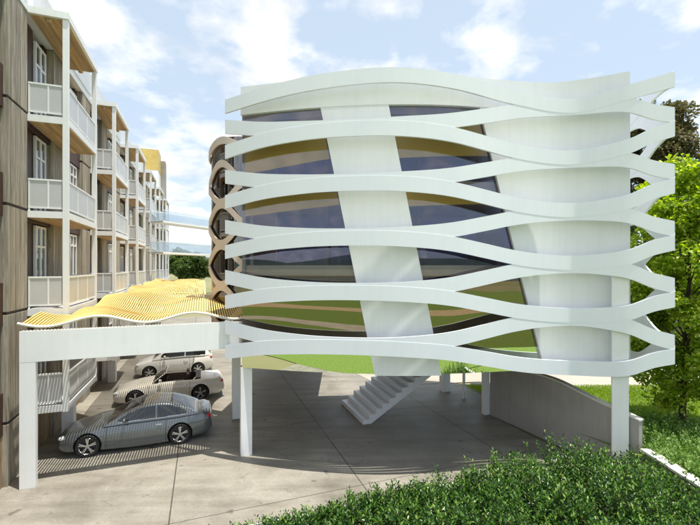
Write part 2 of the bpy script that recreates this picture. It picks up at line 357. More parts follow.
# ---------------------------------------------------------------- curves of the screened building
def pchip(xs, ys):
    xs = np.array(xs, float); ys = np.array(ys, float); h = np.diff(xs); d = np.diff(ys)/h
    m = np.zeros_like(xs); m[0] = d[0]; m[-1] = d[-1]
    for i in range(1, len(xs)-1): m[i] = (d[i-1]*h[i]+d[i]*h[i-1])/(h[i]+h[i-1])
    def f(x):
        x = min(max(x, xs[0]), xs[-1]); i = min(int(np.searchsorted(xs, x, 'right'))-1, len(xs)-2)
        t = (x-xs[i])/h[i]; t2 = t*t; t3 = t2*t
        return float((2*t3-3*t2+1)*ys[i]+(t3-2*t2+t)*h[i]*m[i]+(-2*t3+3*t2)*ys[i+1]+(t3-t2)*h[i]*m[i+1])
    return f
Yr = pchip([225, 260, 300, 355, 400, 455, 514, 573, 627, 675], [12.0, 11.6, 11.25, 10.97, 10.87, 10.98, 11.28, 11.40, 10.84, 10.55])
Yw = pchip([241, 300, 355, 400, 455, 514, 551, 590, 629], [12.2, 11.75, 11.5, 11.42, 11.5, 11.8, 11.9, 11.62, 11.22])
G = pchip([225, 241, 255, 300, 355, 400, 455, 485, 514, 540, 573, 600, 633, 653, 675],
          [.37, .47, .55, .68, .72, .69, .545, .375, .20, .095, .045, .08, .22, .43, .57])
TOP = pchip([225, 272, 330, 395, 455, 514, 573, 627, 675], [10.62, 10.83, 10.98, 11.03, 10.90, 10.60, 10.40, 10.53, 10.76])
PIT = 1.503
RX = pchip([0, .12, .5, 1], [8.573, 8.70, 8.90, 9.0]); RY = pchip([0, .12, .5, 1], [10.55, 10.72, 11.7, 13.0])
RG = pchip([0, .22, .45, .75, 1], [.57, .72, .55, .10, .05]); RT = pchip([0, .3, 1], [10.76, 10.92, 10.4])
def bandpt(p, z, off=0):
    if p > 675:
        w = min(1, (p-675)/60); return Vector((RX(w), RY(w)+off*(1-w), z))
    q = at(p, Yr(p)); q.z = z; q.y += off; return q
PX0, PX1, NB = 225, 735, 153
office = thing('office_building', at(400, 14), 'white curved office building on columns wrapped in bands of wavy white metal', 'building')
inv = Vector(office.location)
def offs(o):
    o.matrix_parent_inverse = Matrix.Translation(-inv); return o
def make_band(zc, t, off, th, lead=0):
    b = MB()
    fn = lambda s, w: bandpt(PX0+(PX1-PX0)*s, zc(PX0+(PX1-PX0)*s)+(w-.5)*t, off)
    bend = lambda s: Vector((0, th, 0)) if s <= 450/510 else Vector((-th*min(1, (s*510-450)/8), th*max(0, 1-(s*510-450)/8), 0))
    b.slab(fn, NB, 2, bend)
    return offs(b.build('facade_band', M['band'], office, smooth=True, auto=.6))
for k in range(6):
    Zk = 10.385-PIT*k
    GG = lambda p: G(p) if p <= 675 else RG((p-675)/60)
    make_band((lambda p: TOP(p) if p <= 675 else RT((p-675)/60)) if k == 0 else (lambda p, Zk=Zk: Zk+GG(p)), .41, 0, .07)
    if k < 5: make_band(lambda p, Zk=Zk: Zk-GG(p), .41, .006, .058)

# walls and glass of the front; p runs in photo columns, boundaries lean
def wl(p, z, off=0):
    q = at(p, Yw(p)); q.z = z; q.y += off; return q
def zy(z): return HZ-(z-H)*F/11.6
def lean(pt, yt, pb, yb): return lambda z: pt+(pb-pt)*(zy(z)-yt)/(yb-yt)
b1 = lean(320, 105, 374.5, 372); b2 = lean(388, 105, 441, 372); b3 = lean(479, 106, 543, 368)
ZB, ZS, ZT, ZP = 2.72, 3.42, 10.42, 11.27
def panel(name, pa, pb, z0, z1, m, off=0, th=.03, nu=24, nz=8, **kw):
    pa = pa if callable(pa) else (lambda z, c=pa: c); pb = pb if callable(pb) else (lambda z, c=pb: c)
    b = MB()
    def fn(s, t):
        z = z0+(z1-z0)*t; return wl(pa(z)+(pb(z)-pa(z))*s, z, off)
    b.slab(fn, nu, nz, Vector((0, th, 0)))
    return offs(b.build(name, m, office, smooth=True, auto=.6, **kw))
for za, zb_, mm in ((ZS, 5.38, M['glassM']), (5.384, 7.98, M['glassA']), (7.984, ZT, M['glassA'])):
    panel('window', 241.5, b1, za, zb_, mm, .06, .012, nz=4); panel('window', b2, b3, za, zb_, mm, .06, .012, nz=4)
o = panel('mirror_window', 241.5, b1, ZB, ZS-.004, M['glassB'], .06, .012, nz=2); panel('mirror_window', b2, b3, ZB, ZS-.004, M['glassB'], .06, .012, nz=2)
panel('wall', b1, b2, ZB-.02, ZT+.004, M['wallw'], -.04, .16); panel('wall', b3, 629, ZB-.02, ZT+.004, M['wallw'], -.04, .16)
panel('parapet', 241, 629, ZT+.008, ZP, M['wallw'], -.045, .17, nu=70, nz=3)
# plan of the volume behind the front
def plan(inset=.16, n=48):
    P = [wl(241.5+(629-241.5)*i/n, 0, inset) for i in range(n+1)]
    return [Vector((p.x, p.y, 0)) for p in P]
front = plan(.10); BR = Vector((8.6, 17.2, 0)); BL = Vector((-3.05, 16.6, 0))
foot = front+[BR, BL]
under = front+[Vector((8.6, 19.0, 0)), Vector((2.7, 20.6, 0)), Vector((2.2, 18.4, 0)), Vector((-.9, 17.4, 0)), Vector((-1.1, 28, 0)), Vector((-6.3, 28, 0)), Vector((-5.1, 19, 0)), Vector((-3.6, 15.0, 0))]  # stretched back and left beyond the rooms to put the ground in shade
def slabobj(name, z0, z1, m, poly=foot, **kw):
    b = MB(); b.prism([p+ZZ*z0 for p in poly], (0, 0, z1-z0)); return offs(b.build(name, m, office, **kw))
slabobj('underside_shade_slab', ZB, ZB+.24, M['under'], under)
for z in (5.55, 8.02): 
    slabobj('ceiling', z-.012, z+.0, M['goldin'], plan(.22)+[BR, BL]); slabobj('floor_slab', z+.003, z+.30, M['floorw'], plan(.22)+[BR, BL])
slabobj('ceiling', 10.20, 10.212, M['goldin'], plan(.22)+[BR, BL]); slabobj('roof', 10.22, 10.5, M['greyp'], plan(.16)+[BR, BL])
b = MB(); b.prism([BL+ZZ*(ZB+.25), BR+ZZ*(ZB+.25), BR+Vector((0, .03, ZB+.25)), BL+Vector((0, .03, ZB+.25))], (0, 0, ZT-ZB-.27)); offs(b.build('rear_window', M['glassR'], office))
for z in (5.3, 7.9, 10.25):
    b = MB(); b.prism([BL+Vector((0, .04, z)), BR+Vector((0, .04, z)), BR+Vector((0, .2, z)), BL+Vector((0, .2, z))], (0, 0, .45 if z < 10 else 1.0)); offs(b.build('rear_spandrel', M['wallw'], office))
FR = front[-1]; FL = front[0]
b = MB(); b.prism([FR+ZZ*(ZB+.25)+Vector((-.02, .05, 0)), FR+ZZ*(ZB+.25)+Vector((.14, .05, 0)), BR+ZZ*(ZB+.25)+Vector((.14, -.01, 0)), BR+ZZ*(ZB+.25)+Vector((-.02, -.01, 0))], (0, 0, ZP-ZB-.3)); offs(b.build('side_wall', M['wallw'], office))
b = MB(); b.prism([FL+ZZ*(ZB+.25)+Vector((-.03, .4, 0)), FL+ZZ*(ZB+.25)+Vector((.0, .4, 0)), BL+ZZ*(ZB+.25)+Vector((0, -.01, 0)), BL+ZZ*(ZB+.25)+Vector((-.03, -.01, 0))], (0, 0, ZT-ZB-.3)); offs(b.build('side_window', M['glassC'], office))
for p, dy in ((242.5, .1), (247.5, .45)):       # upright mullions at the left end
    q = wl(p, ZB+.25, dy+.12); b = MB(); b.box(q.x-.05, q.x+.05, q.y-.06, q.y+.06, ZB+.25, ZT+.1); offs(b.build('mullion', M['steel'], office))
# upright gold strips behind upper glass, added in place of too dim gold ceilings
for pa, pb, za, zb_, zc in ((244, b1, 8.66, 8.98, 10.1), (b2, b3, 8.95, 9.08, 10.1), (244, b1, 7.36, 7.62, 7.98), (b2, b3, 7.55, 7.68, 7.98)):
    b = MB(); f0 = (lambda z: pa) if not callable(pa) else pa
    def fn(s, t, f0=f0, pb=pb):
        zt = (za+(zb_-za)*s)*(1-t)+zc*t; return wl(f0(zt)+(pb(zt)-f0(zt)-1)*s, zt, .14)
    b.slab(fn, 20, 1, Vector((0, .02, 0))); offs(b.build('ceiling_standin', M['goldin'], office))
# interior partitions give depth behind the glass
for x in (-.9, 2.4, 5.2):
    b = MB(); 
    for z0, z1 in ((ZB+.25, 5.53), (5.86, 8.0), (8.33, 10.19)): b.box(x, x+.12, 14.2, 16.55, z0, z1)
    offs(b.build('partition', M['mauve'], office))
def cyl(x, y, r, z0, z1, m, name='column', n=28, parent=None):
    b = MB(); b.tube([(x, y, z0), (x, y, z1)], r, n); return b.build(name, m, parent or office, smooth=True, auto=.6)
# columns
def sqcol(px, yb, w, z1=ZB-.002, d=None):
    Y = F*H/(yb-HZ); q = at(px, Y); b = MB(); d = d or w
    b.vbox(q.dot(V)-w/2, q.dot(V)+w/2, q.dot(U), q.dot(U)+d, 0, z1); return offs(b.build('column', M['white'], office, bevel=.008))
sqcol(246.5, 455.8, .34, d=.34); sqcol(236.5, 419, .30); sqcol(487.5, 415, .22); 
sqcol(447, 392, .36); sqcol(464.5, 399, .09)
b = MB(); qa = at(612, Yr(612)+.085); qb = at(629, Yr(629)+.085); b.prism([qa, qb, qb+Vector((.02, .075, 0)), qa+Vector((.02, .075, 0))], (0, 0, 5.86)); offs(b.build('column', M['white'], office, bevel=.01))
# staircase under the building
stair = MB(); s0 = at(363, 14.7); sv, su = s0.dot(V), s0.dot(U); nst = 16; rise = (ZB-.0)/nst; run = .27
prof = [(0, 0)]
for i in range(nst): prof += [(i*run, (i+1)*rise), ((i+1)*run, (i+1)*rise)]
prof += [(nst*run, ZB-.32), (.33, 0)]
prof[-2] = (nst*run, ZB-.34)
stair.prism([W(sv+a, su, c) for a, c in prof], U*2.4)
offs(stair.build('staircase', M['wallw'], office, bevel=.006))
# rounded left flank, set back, with tan bands over bronze glass
fc = Vector((-4.05, 16.9, 0)); fr_ = 1.75
def arc(a, z, r): return Vector((fc.x+r*math.cos(a)*.92, fc.y+r*math.sin(a)*1.35, z))
A0, A1 = R(150), R(292)
b = MB(); b.slab(lambda s, t: arc(A0+(A1-A0)*s, 3.3+7.25*t, fr_), 40, 2, Vector((.03, .03, 0))); offs(b.build('curved_window', M['glassC'], office, smooth=True, auto=.6))
b = MB(); b.slab(lambda s, t: arc(A0+(A1-A0)*s, 3.3+6.9*t, fr_-.5), 30, 2, Vector((.03, .03, 0))); offs(b.build('curved_wall', M['brown'], office, smooth=True, auto=.6))
for k in range(5):
    for sg in (-1, 1):
        if k == 0 and sg > 0:
            zf = lambda s: 10.28+.14*math.cos(math.pi*(math.cos(A0+(A1-A0)*s)+.974)/.584+math.pi)
        else: zf = lambda s, k=k, sg=sg: 9.62-PIT*k+sg*(.38+.34*math.cos(math.pi*(math.cos(A0+(A1-A0)*s)+.974)/.584))
        b = MB(); b.slab(lambda s, t: arc(A0+(A1-A0)*s, zf(s)+(t-.5)*.27, fr_+.10+(.006 if sg > 0 else 0)), 60, 2, lambda s: Vector((-math.cos(A0+(A1-A0)*s)*.05, -math.sin(A0+(A1-A0)*s)*.05, 0)))
        offs(b.build('facade_band', M['tan'], office, smooth=True, auto=.6))

# ---------------------------------------------------------------- apartment building at the left
WV, PV, BAY, UB0 = -4.83, -3.82, 3.5, 14.28
FLOORS = [1.66, 4.56, 7.46, 10.30]; ROOF = 13.30
NBAY = 11
apt = thing('apartment_building', W(WV-3, 25), 'long apartment building of weathered board concrete with stacked white balconies', 'building')
apinv = Vector(apt.location)
def aps(o): o.matrix_parent_inverse = Matrix.Translation(-apinv); return o
b = MB()
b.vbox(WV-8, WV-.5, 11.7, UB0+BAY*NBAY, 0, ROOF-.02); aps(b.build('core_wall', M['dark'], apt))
b = MB(); b.vbox(WV-8, WV+.02, 11.6, UB0+BAY*NBAY+.4, ROOF, ROOF+.28); aps(b.build('roof', M['white'], apt))
b = MB(); b.vbox(WV-.1, WV+.06, UB0+.9, UB0+BAY*NBAY+.4, ROOF+.285, ROOF+1.25); aps(b.build('roof_screen', M['frost'], apt))
b = MB(); b.vbox(WV-.4, WV+.04, 11.65, UB0+.3, ROOF+.285, ROOF+1.6); aps(b.build('roof_screen', M['white'], apt))
# piers, windows, panels per bay and storey
LV = [0]+FLOORS+[ROOF]
for n in range(-1, NBAY):
    u0 = UB0+BAY*n; pw = 1.25
    b = MB()
    for j in range(5):
        z0, z1 = LV[j], LV[j+1]
        b.vbox(WV-.499, WV, u0+BAY-pw, u0+BAY, z0+(.05 if j else 0), z1-.03)
    aps(b.build('pier', M['pier'], apt, bevel=.01))
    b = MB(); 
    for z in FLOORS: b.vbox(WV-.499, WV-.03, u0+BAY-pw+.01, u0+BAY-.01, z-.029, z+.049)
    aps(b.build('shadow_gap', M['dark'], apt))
    for j in range(5):
        z0, z1 = LV[j], LV[j+1]
        if j == 0:
            b = MB(); b.vbox(WV-.499, WV-.12, u0, u0+BAY-pw-.002, 0, z1-.1); aps(b.build('ground_wall', M['boards'], apt)); continue
        if z1-z0 < 1: continue
        # lower spandrel + window in the opening
        b = MB(); b.vbox(WV-.40, WV-.10, u0+.002, u0+BAY-pw-.002, z0-.30, z0+(.82 if n % 2 else .05)); aps(b.build('spandrel', M['brown'], apt))
        zb = z0+(.84 if n % 2 else .07); zt = z1-.34; ua = u0+1.05; ub = u0+BAY-pw-.30
        fr = MB()
        for (a, c, d, e) in ((ua, ua+.07, zb, zt), (ub-.07, ub, zb, zt), ((ua+ub)/2-.04, (ua+ub)/2+.04, zb, zt)): fr.vbox(WV-.20, WV-.13, a, c, d, e)
        for z in (zb+.001, zt-.071, zb+(zt-zb)*.72): fr.vbox(WV-.195, WV-.135, ua+.01, ub-.01, z, z+.07)
        f = aps(fr.build('window', M['white'], apt))
        g = MB(); g.vbox(WV-.175, WV-.165, ua+.02, ub-.02, zb+.02, zt-.02); gl = g.build('pane', M['glassW'], f)
        g = MB(); g.vbox(WV-.45, WV-.40, ua+.1, ua+.55+.2*((n+j) % 3), zb+.02, zt-.02); g.build('curtain', M['greyp'], f)
        b = MB(); b.vbox(WV-.36, WV-.21, u0+.004, ua-.004, zb, z1-.04); b.vbox(WV-.36, WV-.21, ub+.004, u0+BAY-pw-.004, zb, z1-.04); aps(b.build('panel', M['brown'], apt))
# balconies: alternate bays from the first
def railing(b, p, v0, v1, u0, u1, z): pass
def balcony(u0, z, n, top):
    u1 = u0+BAY; t = .20
    s = MB(); s.vbox(WV+.004, PV, u0, u1, z-t, z); sl = aps(s.build('balcony', M['white'], apt))
    if n < 6:
        s = MB(); s.vbox(WV+.03, PV-.06, u0+.06, u1-.06, z-t-.03, z-t-.002); s.build('soffit', M['soffit'], sl)
    hh = .96
    r = MB()
    r.vbox(WV+.01, PV-.16, u0+.02, u0+.07, z+hh-.05, z+hh); r.vbox(PV-.07, PV-.02, u0+.16, u1-.16, z+hh-.05, z+hh)
    r.vbox(WV+.01, PV-.16, u0+.02, u0+.07, z+.08, z+.12); r.vbox(PV-.07, PV-.02, u0+.16, u1-.16, z+.08, z+.12)
    r.vbox(WV+.01, PV-.16, u1-.07, u1-.02, z+hh-.05, z+hh)
    for f in (.33, .66): r.vbox(PV-.065, PV-.025, u0+BAY*f-.02, u0+BAY*f+.02, z+.12, z+hh-.05)
    r.vbox(WV+.012, WV+.05, u0+.025, u0+.065, z, z+hh-.05); r.vbox((WV+PV)/2-.02, (WV+PV)/2+.02, u0+.025, u0+.065, z+.12, z+hh-.05)
    r.build('railing', M['white'], sl)
    g = MB(); g.vbox(WV+.05, PV-.16, u0+.035, u0+.05, z+.12, z+hh-.05); g.vbox(PV-.05, PV-.035, u0+.16, u1-.16, z+.12, z+hh-.05); g.vbox(WV+.05, PV-.16, u1-.05, u1-.035, z+.12, z+hh-.05)
    g.build('screen', M['frost'], sl)
for n in range(0, NBAY, 2):
    u0 = UB0+BAY*n
    for j, z in enumerate(FLOORS): balcony(u0, z, n, False)
    # canopy roof
    s = MB(); s.vbox(WV+.024, PV+.03, u0-.05, u0+BAY+.05, ROOF-.04, ROOF+.16); cn = aps(s.build('canopy', M['white'], apt))
    s = MB(); s.vbox(WV+.05, PV-.06, u0+.05, u0+BAY-.05, ROOF-.075, ROOF-.042); s.build('soffit', M['soffit'], cn)
    s = MB(); s.vbox((WV+PV)/2-.05, (WV+PV)/2+.07, u0+.06, u0+BAY-.06, ROOF-.17, ROOF-.077); s.build('joist', M['soffit'], cn)
    for du in (0, BAY-.13):
        s = MB()
        segs = [0.0]+FLOORS+[ROOF]
        s.vbox(PV-.135, PV+.006, u0+du-.006, u0+du+.136, 1.44, ROOF-.042)
        w = .135
        aps(s.build('post', M['white'], apt))
        s2 = MB()
    s = MB(); s.vbox(-4.46, -4.12, u0+1.7, u0+2.04, 0, 1.458); aps(s.build('column', M['white'], apt, bevel=.008))
# gold box on the roof at the far end
b = MB(); b.vbox(WV-1.9, WV+.15, UB0+35.5, UB0+38.4, ROOF+3.4, ROOF+5.7); aps(b.build('rooftop_box', M['gold'], apt))
b = MB(); b.vbox(WV-1.9, WV+.12, UB0+35.52, UB0+38.38, ROOF+.29, ROOF+3.39); aps(b.build('rooftop_base', M['white'], apt))
b = MB(); b.vbox(WV-.2, WV+.6, UB0+BAY*NBAY+.0, UB0+BAY*NBAY+1.6, 0, 18.5); aps(b.build('end_wall', M['greyp'], apt))

# ---------------------------------------------------------------- glazed footbridges between the two buildings
for i, (z, ub) in enumerate(((9.15, 31.0), (6.8, 31.0))):
    a = Vector((-15.2, 30.5, z)); c = Vector((-12.2, 37.5, z-.05)); d = (c-a)
    t = thing('footbridge', a, ('upper' if i == 0 else 'lower')+' glazed footbridge crossing from the far balconies to the rounded building', 'footbridge', 'footbridges between the buildings')
    nrm = d.cross(ZZ).normalized()
    L_ = Matrix.Translation(-a)
    b = MB(); b.prism([Vector(), d, d+nrm*1.3, nrm*1.3], (0, 0, .14)); b.build('deck', M['white'], t)
    for sgn in (0, 1.26):
        b = MB(); b.prism([nrm*sgn+ZZ*.15, d+nrm*sgn+ZZ*.15, d+nrm*(sgn+.03)+ZZ*.15, nrm*(sgn+.03)+ZZ*.15], (0, 0, .75)); b.build('glass_side', M['glassL'], t)
        b = MB(); b.bar(nrm*(sgn+.015)+ZZ*.93, d+nrm*(sgn+.015)+ZZ*.93, .04); b.build('handrail', M['white'], t)

# ---------------------------------------------------------------- portal and slatted canopy over the cars
PU, PV0, PV1 = 12.73, -4.48, 1.55
can = thing('carport', W(PV0, PU), 'white portal frame carrying a wavy canopy of thin golden slats over the cars', 'carport')
cinv = Vector(can.location)
def cs(o): o.matrix_parent_inverse = Matrix.Translation(-cinv); return o
b = MB(); b.vbox(PV0, PV0+.35, PU, PU+.17, 0, 3.30); cs(b.build('column', M['white'], can, bevel=.006))
b = MB(); b.vbox(PV0, PV1, PU-.002, PU+.20, 3.302, 4.12); cs(b.build('beam', M['white'], can, bevel=.006))
def canz(v, u):
    d = u-PU; s = (v-PV0)
    front = 4.31+.12*math.cos(s*2*math.pi/2.45+1.75)*math.exp(-d*.22)
    back = (1-math.exp(-d*.16))*.33
    w = (1-math.exp(-d*.5))*(.12*math.sin(d*1.05+s*.9)+.09*math.sin(d*.55-s*1.7+1)+.05*math.sin(d*2.1+s*2.3))
    return front+back+w
sl_ = MB(); NS = 78
for i in range(NS):
    v = PV0+.03+(5.95-.05)*i/(NS-1)
    us = PU+.06; ue = PU+26
    if v < PV+.06: ue = UB0-.08
    vmax = .9
    m = int((ue-us)/.38)+2
    b0 = len(sl_.v)
    for k in range(m+1):
        u = us+(ue-us)*k/m; vv = v
        if v > .1 and u > 15.6: vv = v-(v-.1)*min(1, (u-15.6)/3.0)*.98-.0    # slats close up where they pass the rounded flank
        z = canz(vv, u); hw = .0175; hh = .026
        p = W(vv, u, z)
        for (a, c) in ((-hw, -hh), (hw, -hh), (hw, hh), (-hw, hh)): sl_.v.append(tuple(p+V*a+ZZ*c))
    for k in range(m):
        for e in range(4):
            a = b0+k*4+e; c = b0+k*4+(e+1) % 4; sl_.f.append((a, c, c+4, a+4))
    sl_.f.append((b0, b0+1, b0+2, b0+3)); e = b0+m*4; sl_.f.append((e+3, e+2, e+1, e))
cs(sl_.build('slats', M['slat'], can))
b = MB(); b.tube([W(PV0-.05+6.05*i/60, PU+.04, canz(PV0-.05+6.05*i/60, PU+.06)+.02) for i in range(61)], .038, 6); cs(b.build('front_rail', M['coping'], can, smooth=True))
for uu in (4.2, 9.0, 14.0, 19.0):
    b = MB(); v0 = PV+.1; v1 = .0 if uu > 3 else 1.4
    b.tube([W(v0+(v1-v0)*i/30, PU+uu, canz(v0+(v1-v0)*i/30, PU+uu)-.09) for i in range(31)], .035, 6); cs(b.build('purlin', M['slat'], can))

# ---------------------------------------------------------------- ramp wall and planter walls
p0 = at(490, 15.7); p1 = Vector((7.76, 10.74, 0))
hf = pchip([0, .25, .5, .78, 1], [1.66, 2.02, 2.10, 1.84, 1.66])
b = MB(); d = p1-p0; nrm = Vector((-d.y, d.x, 0)).normalized()*-1
nrm = nrm if nrm.x > 0 else -nrm
rw = thing('ramp_wall', p0, 'grey rendered garden wall with a curved pale top beside the forecourt', 'wall')
b.slab(lambda s, t: d*s+ZZ*(hf(s)*t), 40, 1, nrm*.16); b.build('wall_body', M['greyw'], rw, smooth=True, auto=.6)
b = MB(); b.slab(lambda s, t: d*(s*1.004)+ZZ*(hf(s)+.002)+nrm*(-.02+.20*t), 40, 1, ZZ*.045); b.build('coping', M['coping'], rw, smooth=True, auto=.6)
b = MB(); b.slab(lambda s, t: d*s*.97-nrm*(.16-.13*t)+ZZ*0, 20, 1, ZZ*.11); tag(b.build('wall_kerb', M['coping']), 'narrow pale kerb at the foot of the curved grey wall', 'kerb')
# planter rear wall
pl = [at(225, 8.05), at(330, 8.75), at(378, 9.15), at(425, 9.6), at(478, 10.0), at(525, 10.4), at(580, 10.75), Vector((7.62, 10.70, 0))]
px = pchip(range(len(pl)), [p.x for p in pl]); py = pchip(range(len(pl)), [p.y for p in pl])
pw = thing('planter_wall', pl[0], 'low planter wall with white coping curving behind the clipped shrubs', 'wall')
base = lambda s: Vector((px(s*7), py(s*7), 0))-pl[0]
b = MB(); b.slab(lambda s, t: base(s)+ZZ*(.42*t), 50, 1, Vector((.05, -.22, 0))); b.build('wall_body', M['tanwall'], pw, smooth=True, auto=.6)
b = MB(); b.slab(lambda s, t: base(s)+Vector((0, .03-.29*t, .422)), 50, 1, ZZ*.07); b.build('coping', M['stone'], pw, smooth=True, auto=.6)
# right wall toward the camera
rt = thing('retaining_wall', (7.74, 10.60, 0), 'tan retaining wall with white coping running down the right edge of the shrub bed', 'wall')
b = MB(); b.slab(lambda s, t: Vector((-.10*s, -5.6*s, .93*t)), 20, 1, Vector((.2, 0, 0))); b.build('wall_body', M['tanwall'], rt)
b = MB(); 
for i in range(6): b.box(-.05-.017*i, .23-.017*i, -.935*(i+1)+.008, -.935*i, .932, .99)
b.build('coping', M['stone'], rt, bevel=.006)
sheet('planter_soil', [(-2.5, 7.6), (pl[1].x, pl[1].y-.2), (pl[3].x, pl[3].y-.2), (pl[5].x, pl[5].y-.2), (7.5, 10.2), (7.4, 4.2), (0, 5)], .22, M['soil'], 'dark soil of the shrub bed')

# ---------------------------------------------------------------- foliage
def leaves(name, P, D, Nn, ln, wd_, m, parent=None, fold=.25):
    """one folded diamond leaf per row"""
    k = len(P); D = D/np.linalg.norm(D, axis=1, keepdims=True)
    S = np.cross(D, Nn); S /= (np.linalg.norm(S, axis=1, keepdims=True)+1e-9); T = np.cross(S, D)
    ln = ln[:, None]; wd_ = wd_[:, None]
    v = np.empty((k, 4, 3), np.float32)
    v[:, 0] = P; v[:, 1] = P+D*ln*.5+S*wd_*.5+T*wd_*fold; v[:, 2] = P+D*ln; v[:, 3] = P+D*ln*.5-S*wd_*.5+T*wd_*fold
    me = bpy.data.meshes.new(name); me.vertices.add(k*4); me.vertices.foreach_set('co', v.ravel())
    me.loops.add(k*6); me.polygons.add(k*2)
    bse = (np.arange(k)*4)[:, None]; idx = np.concatenate([bse+0, bse+1, bse+2, bse+0, bse+2, bse+3], 1).ravel().astype(np.int32)
    me.loops.foreach_set('vertex_index', idx); me.polygons.foreach_set('loop_start', (np.arange(k*2)*3).astype(np.int32))
    me.update(calc_edges=True); me.validate(); me.materials.append(m)
    return link(bpy.data.objects.new(name, me), parent)
def runit(n):
    v = rng.normal(size=(n, 3)); return v/np.linalg.norm(v, axis=1, keepdims=True)
M['leafH'] = leafmat('shrub_leaf', [(0, (.010, .035, .008)), (.45, (.035, .10, .016)), (.75, (.10, .22, .03)), (1, (.26, .38, .09))], .28, .28)
M['leafG'] = leafmat('ground_shrub_leaf', [(0, (.06, .14, .02)), (.5, (.13, .24, .04)), (1, (.30, .42, .12))], .35, .45)
M['leafM'] = leafmat('maple_leaf', [(0, (.10, .19, .012)), (.4, (.24, .36, .025)), (.8, (.40, .49, .05)), (1, (.55, .58, .14))], .5, .45)
M['leafE'] = leafmat('dull_leaf', [(0, (.05, .055, .02)), (.5, (.10, .10, .035)), (1, (.17, .14, .06))], .3, .6)
M['leafD'] = leafmat('dark_tree_leaf', [(0, (.03, .06, .015)), (.5, (.07, .12, .025)), (1, (.15, .21, .05))], .3, .6)
def shoots(n, posfn, hfn, nleaf, lsz, lean_=.5, cell=None):
    """n shoots from posfn; leaves in pairs up each shoot"""
    base = posfn(n); hh = hfn(base)
    ang = rng.uniform(0, 2*np.pi, n); tl = rng.uniform(.0, lean_, n)
    d = np.stack([np.cos(ang)*tl, np.sin(ang)*tl, np.ones(n)], 1)
    if cell is not None:
        c_, dm = cell(base); o_ = (base[:, :2]-c_); d[:, :2] += o_*.75
    d /= np.linalg.norm(d, axis=1, keepdims=True)
    P = []; D = []; 
    for k in range(nleaf):
        f = (k+.5)/nleaf; a = ang+k*2.4+rng.uniform(-.4, .4, n)
        side = np.stack([np.cos(a), np.sin(a), np.zeros(n)], 1)
        p = base+d*(hh*(.35+.65*f))[:, None]; up = .25+.9*f
        P.append(p+side*.006); D.append(side+np.array([0, 0, 1.0])*up+rng.normal(size=(n, 3))*.18)
    P = np.concatenate(P); D = np.concatenate(D); k = len(P)
    Nn = np.tile([0, 0, 1.0], (k, 1))+rng.normal(size=(k, 3))*.5
    ln = lsz*rng.uniform(.7, 1.25, k); return P, D, Nn, ln, base, d, hh
def bumpf(x, y):
    return .5*np.sin(x*2.1+1.3*np.sin(y*1.7))+.35*np.sin(y*3.1+x*1.3)+.25*np.sin(x*5.3+y*4.1)
pyf = lambda x: np.interp(x, [p.x for p in pl], [p.y for p in pl])
def in_bed(n, x0, x1):
    x = rng.uniform(x0, x1, n); yb = pyf(x)-.28
    y = yb-rng.power(1.0, n)*0-rng.uniform(0, 1, n)*np.clip((yb-5.6), .2, 9)
    lim = 9.1-.62*0
    return x, y
# hedge top heights follow the outline in the photo
def hedge_h(x, y):
    back = pyf(x)-y
    h = np.interp(x, [-2.9, -.9, .3, 1.5, 2.6, 3.6, 4.6, 5.6, 6.6, 7.5], [.34, .55, .70, .95, .92, 1.0, 1.08, 1.25, 1.32, 1.1])
    return h*(.82+.16*bumpf(x, y))-.06*np.clip(.5-back, 0, .5)
nS = 0
hed = thing('hedge', (2.5, 8.2, .22), 'dense glossy dark green hedge filling the bed in the foreground', 'hedge')
def hed_pos(n):
    x = rng.uniform(-3.0, 7.45, n*2); yb = pyf(x)-.16; y = rng.uniform(4.6, 10.4, n*2)
    px_ = 350+x*F/np.maximum(y, 1)
    left = np.interp(y, [5, 7.4, 8.2, 9.0, 10.5], [0.0, -3.0, -3.0, -2.5, -1.5])
    ok = (y < yb) & (x > left) & (y > 4.6+rng.uniform(0, .6, n*2))
    x = x[ok][:n]; y = y[ok][:n]; return np.stack([x, y, np.full(len(x), .22)], 1)
HC = np.stack([rng.uniform(-2.6, 7.4, 34), rng.uniform(5.0, 10.6, 34)], 1)
def hcell(b):
    d = np.linalg.norm(b[:, None, :2]-HC[None], axis=2); i = d.argmin(1); return HC[i], d.min(1)
def hed_h0(b): return np.clip(hedge_h(b[:, 0], b[:, 1])*rng.uniform(.55, 1.25, len(b)), .12, 1.5)
def hed_h(b): return hed_h0(b)*(1.08-.42*np.clip(hcell(b)[1]/.95, 0, 1)**2)
P0 = hed_pos(5200)
P, D, Nn, ln, bs, dd, hh = shoots(len(P0), lambda n: P0, hed_h, 22, .086, .55, hcell)
lv = leaves('foliage', P-np.array([2.5, 8.2, .22]), D, Nn, ln, ln*.46, M['leafH'], hed)
ne = 1300; xe = rng.uniform(-2.9, 6.9, ne); xe[700:] = rng.uniform(-2.9, 1.6, 600); Pe = np.stack([xe, pyf(xe)-.27+rng.uniform(-.12, .06, ne), np.full(ne, .3)], 1)
keep = (np.sin(xe*3.3+1.2*np.sin(xe*1.7)) > -.80) | (xe < -.4); Pe = Pe[keep]
Q = shoots(len(Pe), lambda n: Pe, lambda b: rng.uniform(.22, .55, len(b))*(1+.10*b[:, 0]), 12, .08, 1.1)
leaves('edge_foliage', Q[0]-np.array([2.5, 8.2, .22]), Q[1], Q[2], Q[3], Q[3]*.46, M['leafH'], hed)
b = MB()
for i in range(0, len(bs), 3):
    a = Vector(bs[i]-np.array([2.5, 8.2, .22])); b.tube([a, a+Vector(dd[i]*hh[i]*.95)], .006, 3, cap=False)
b.build('stems', M['bark'], hed)
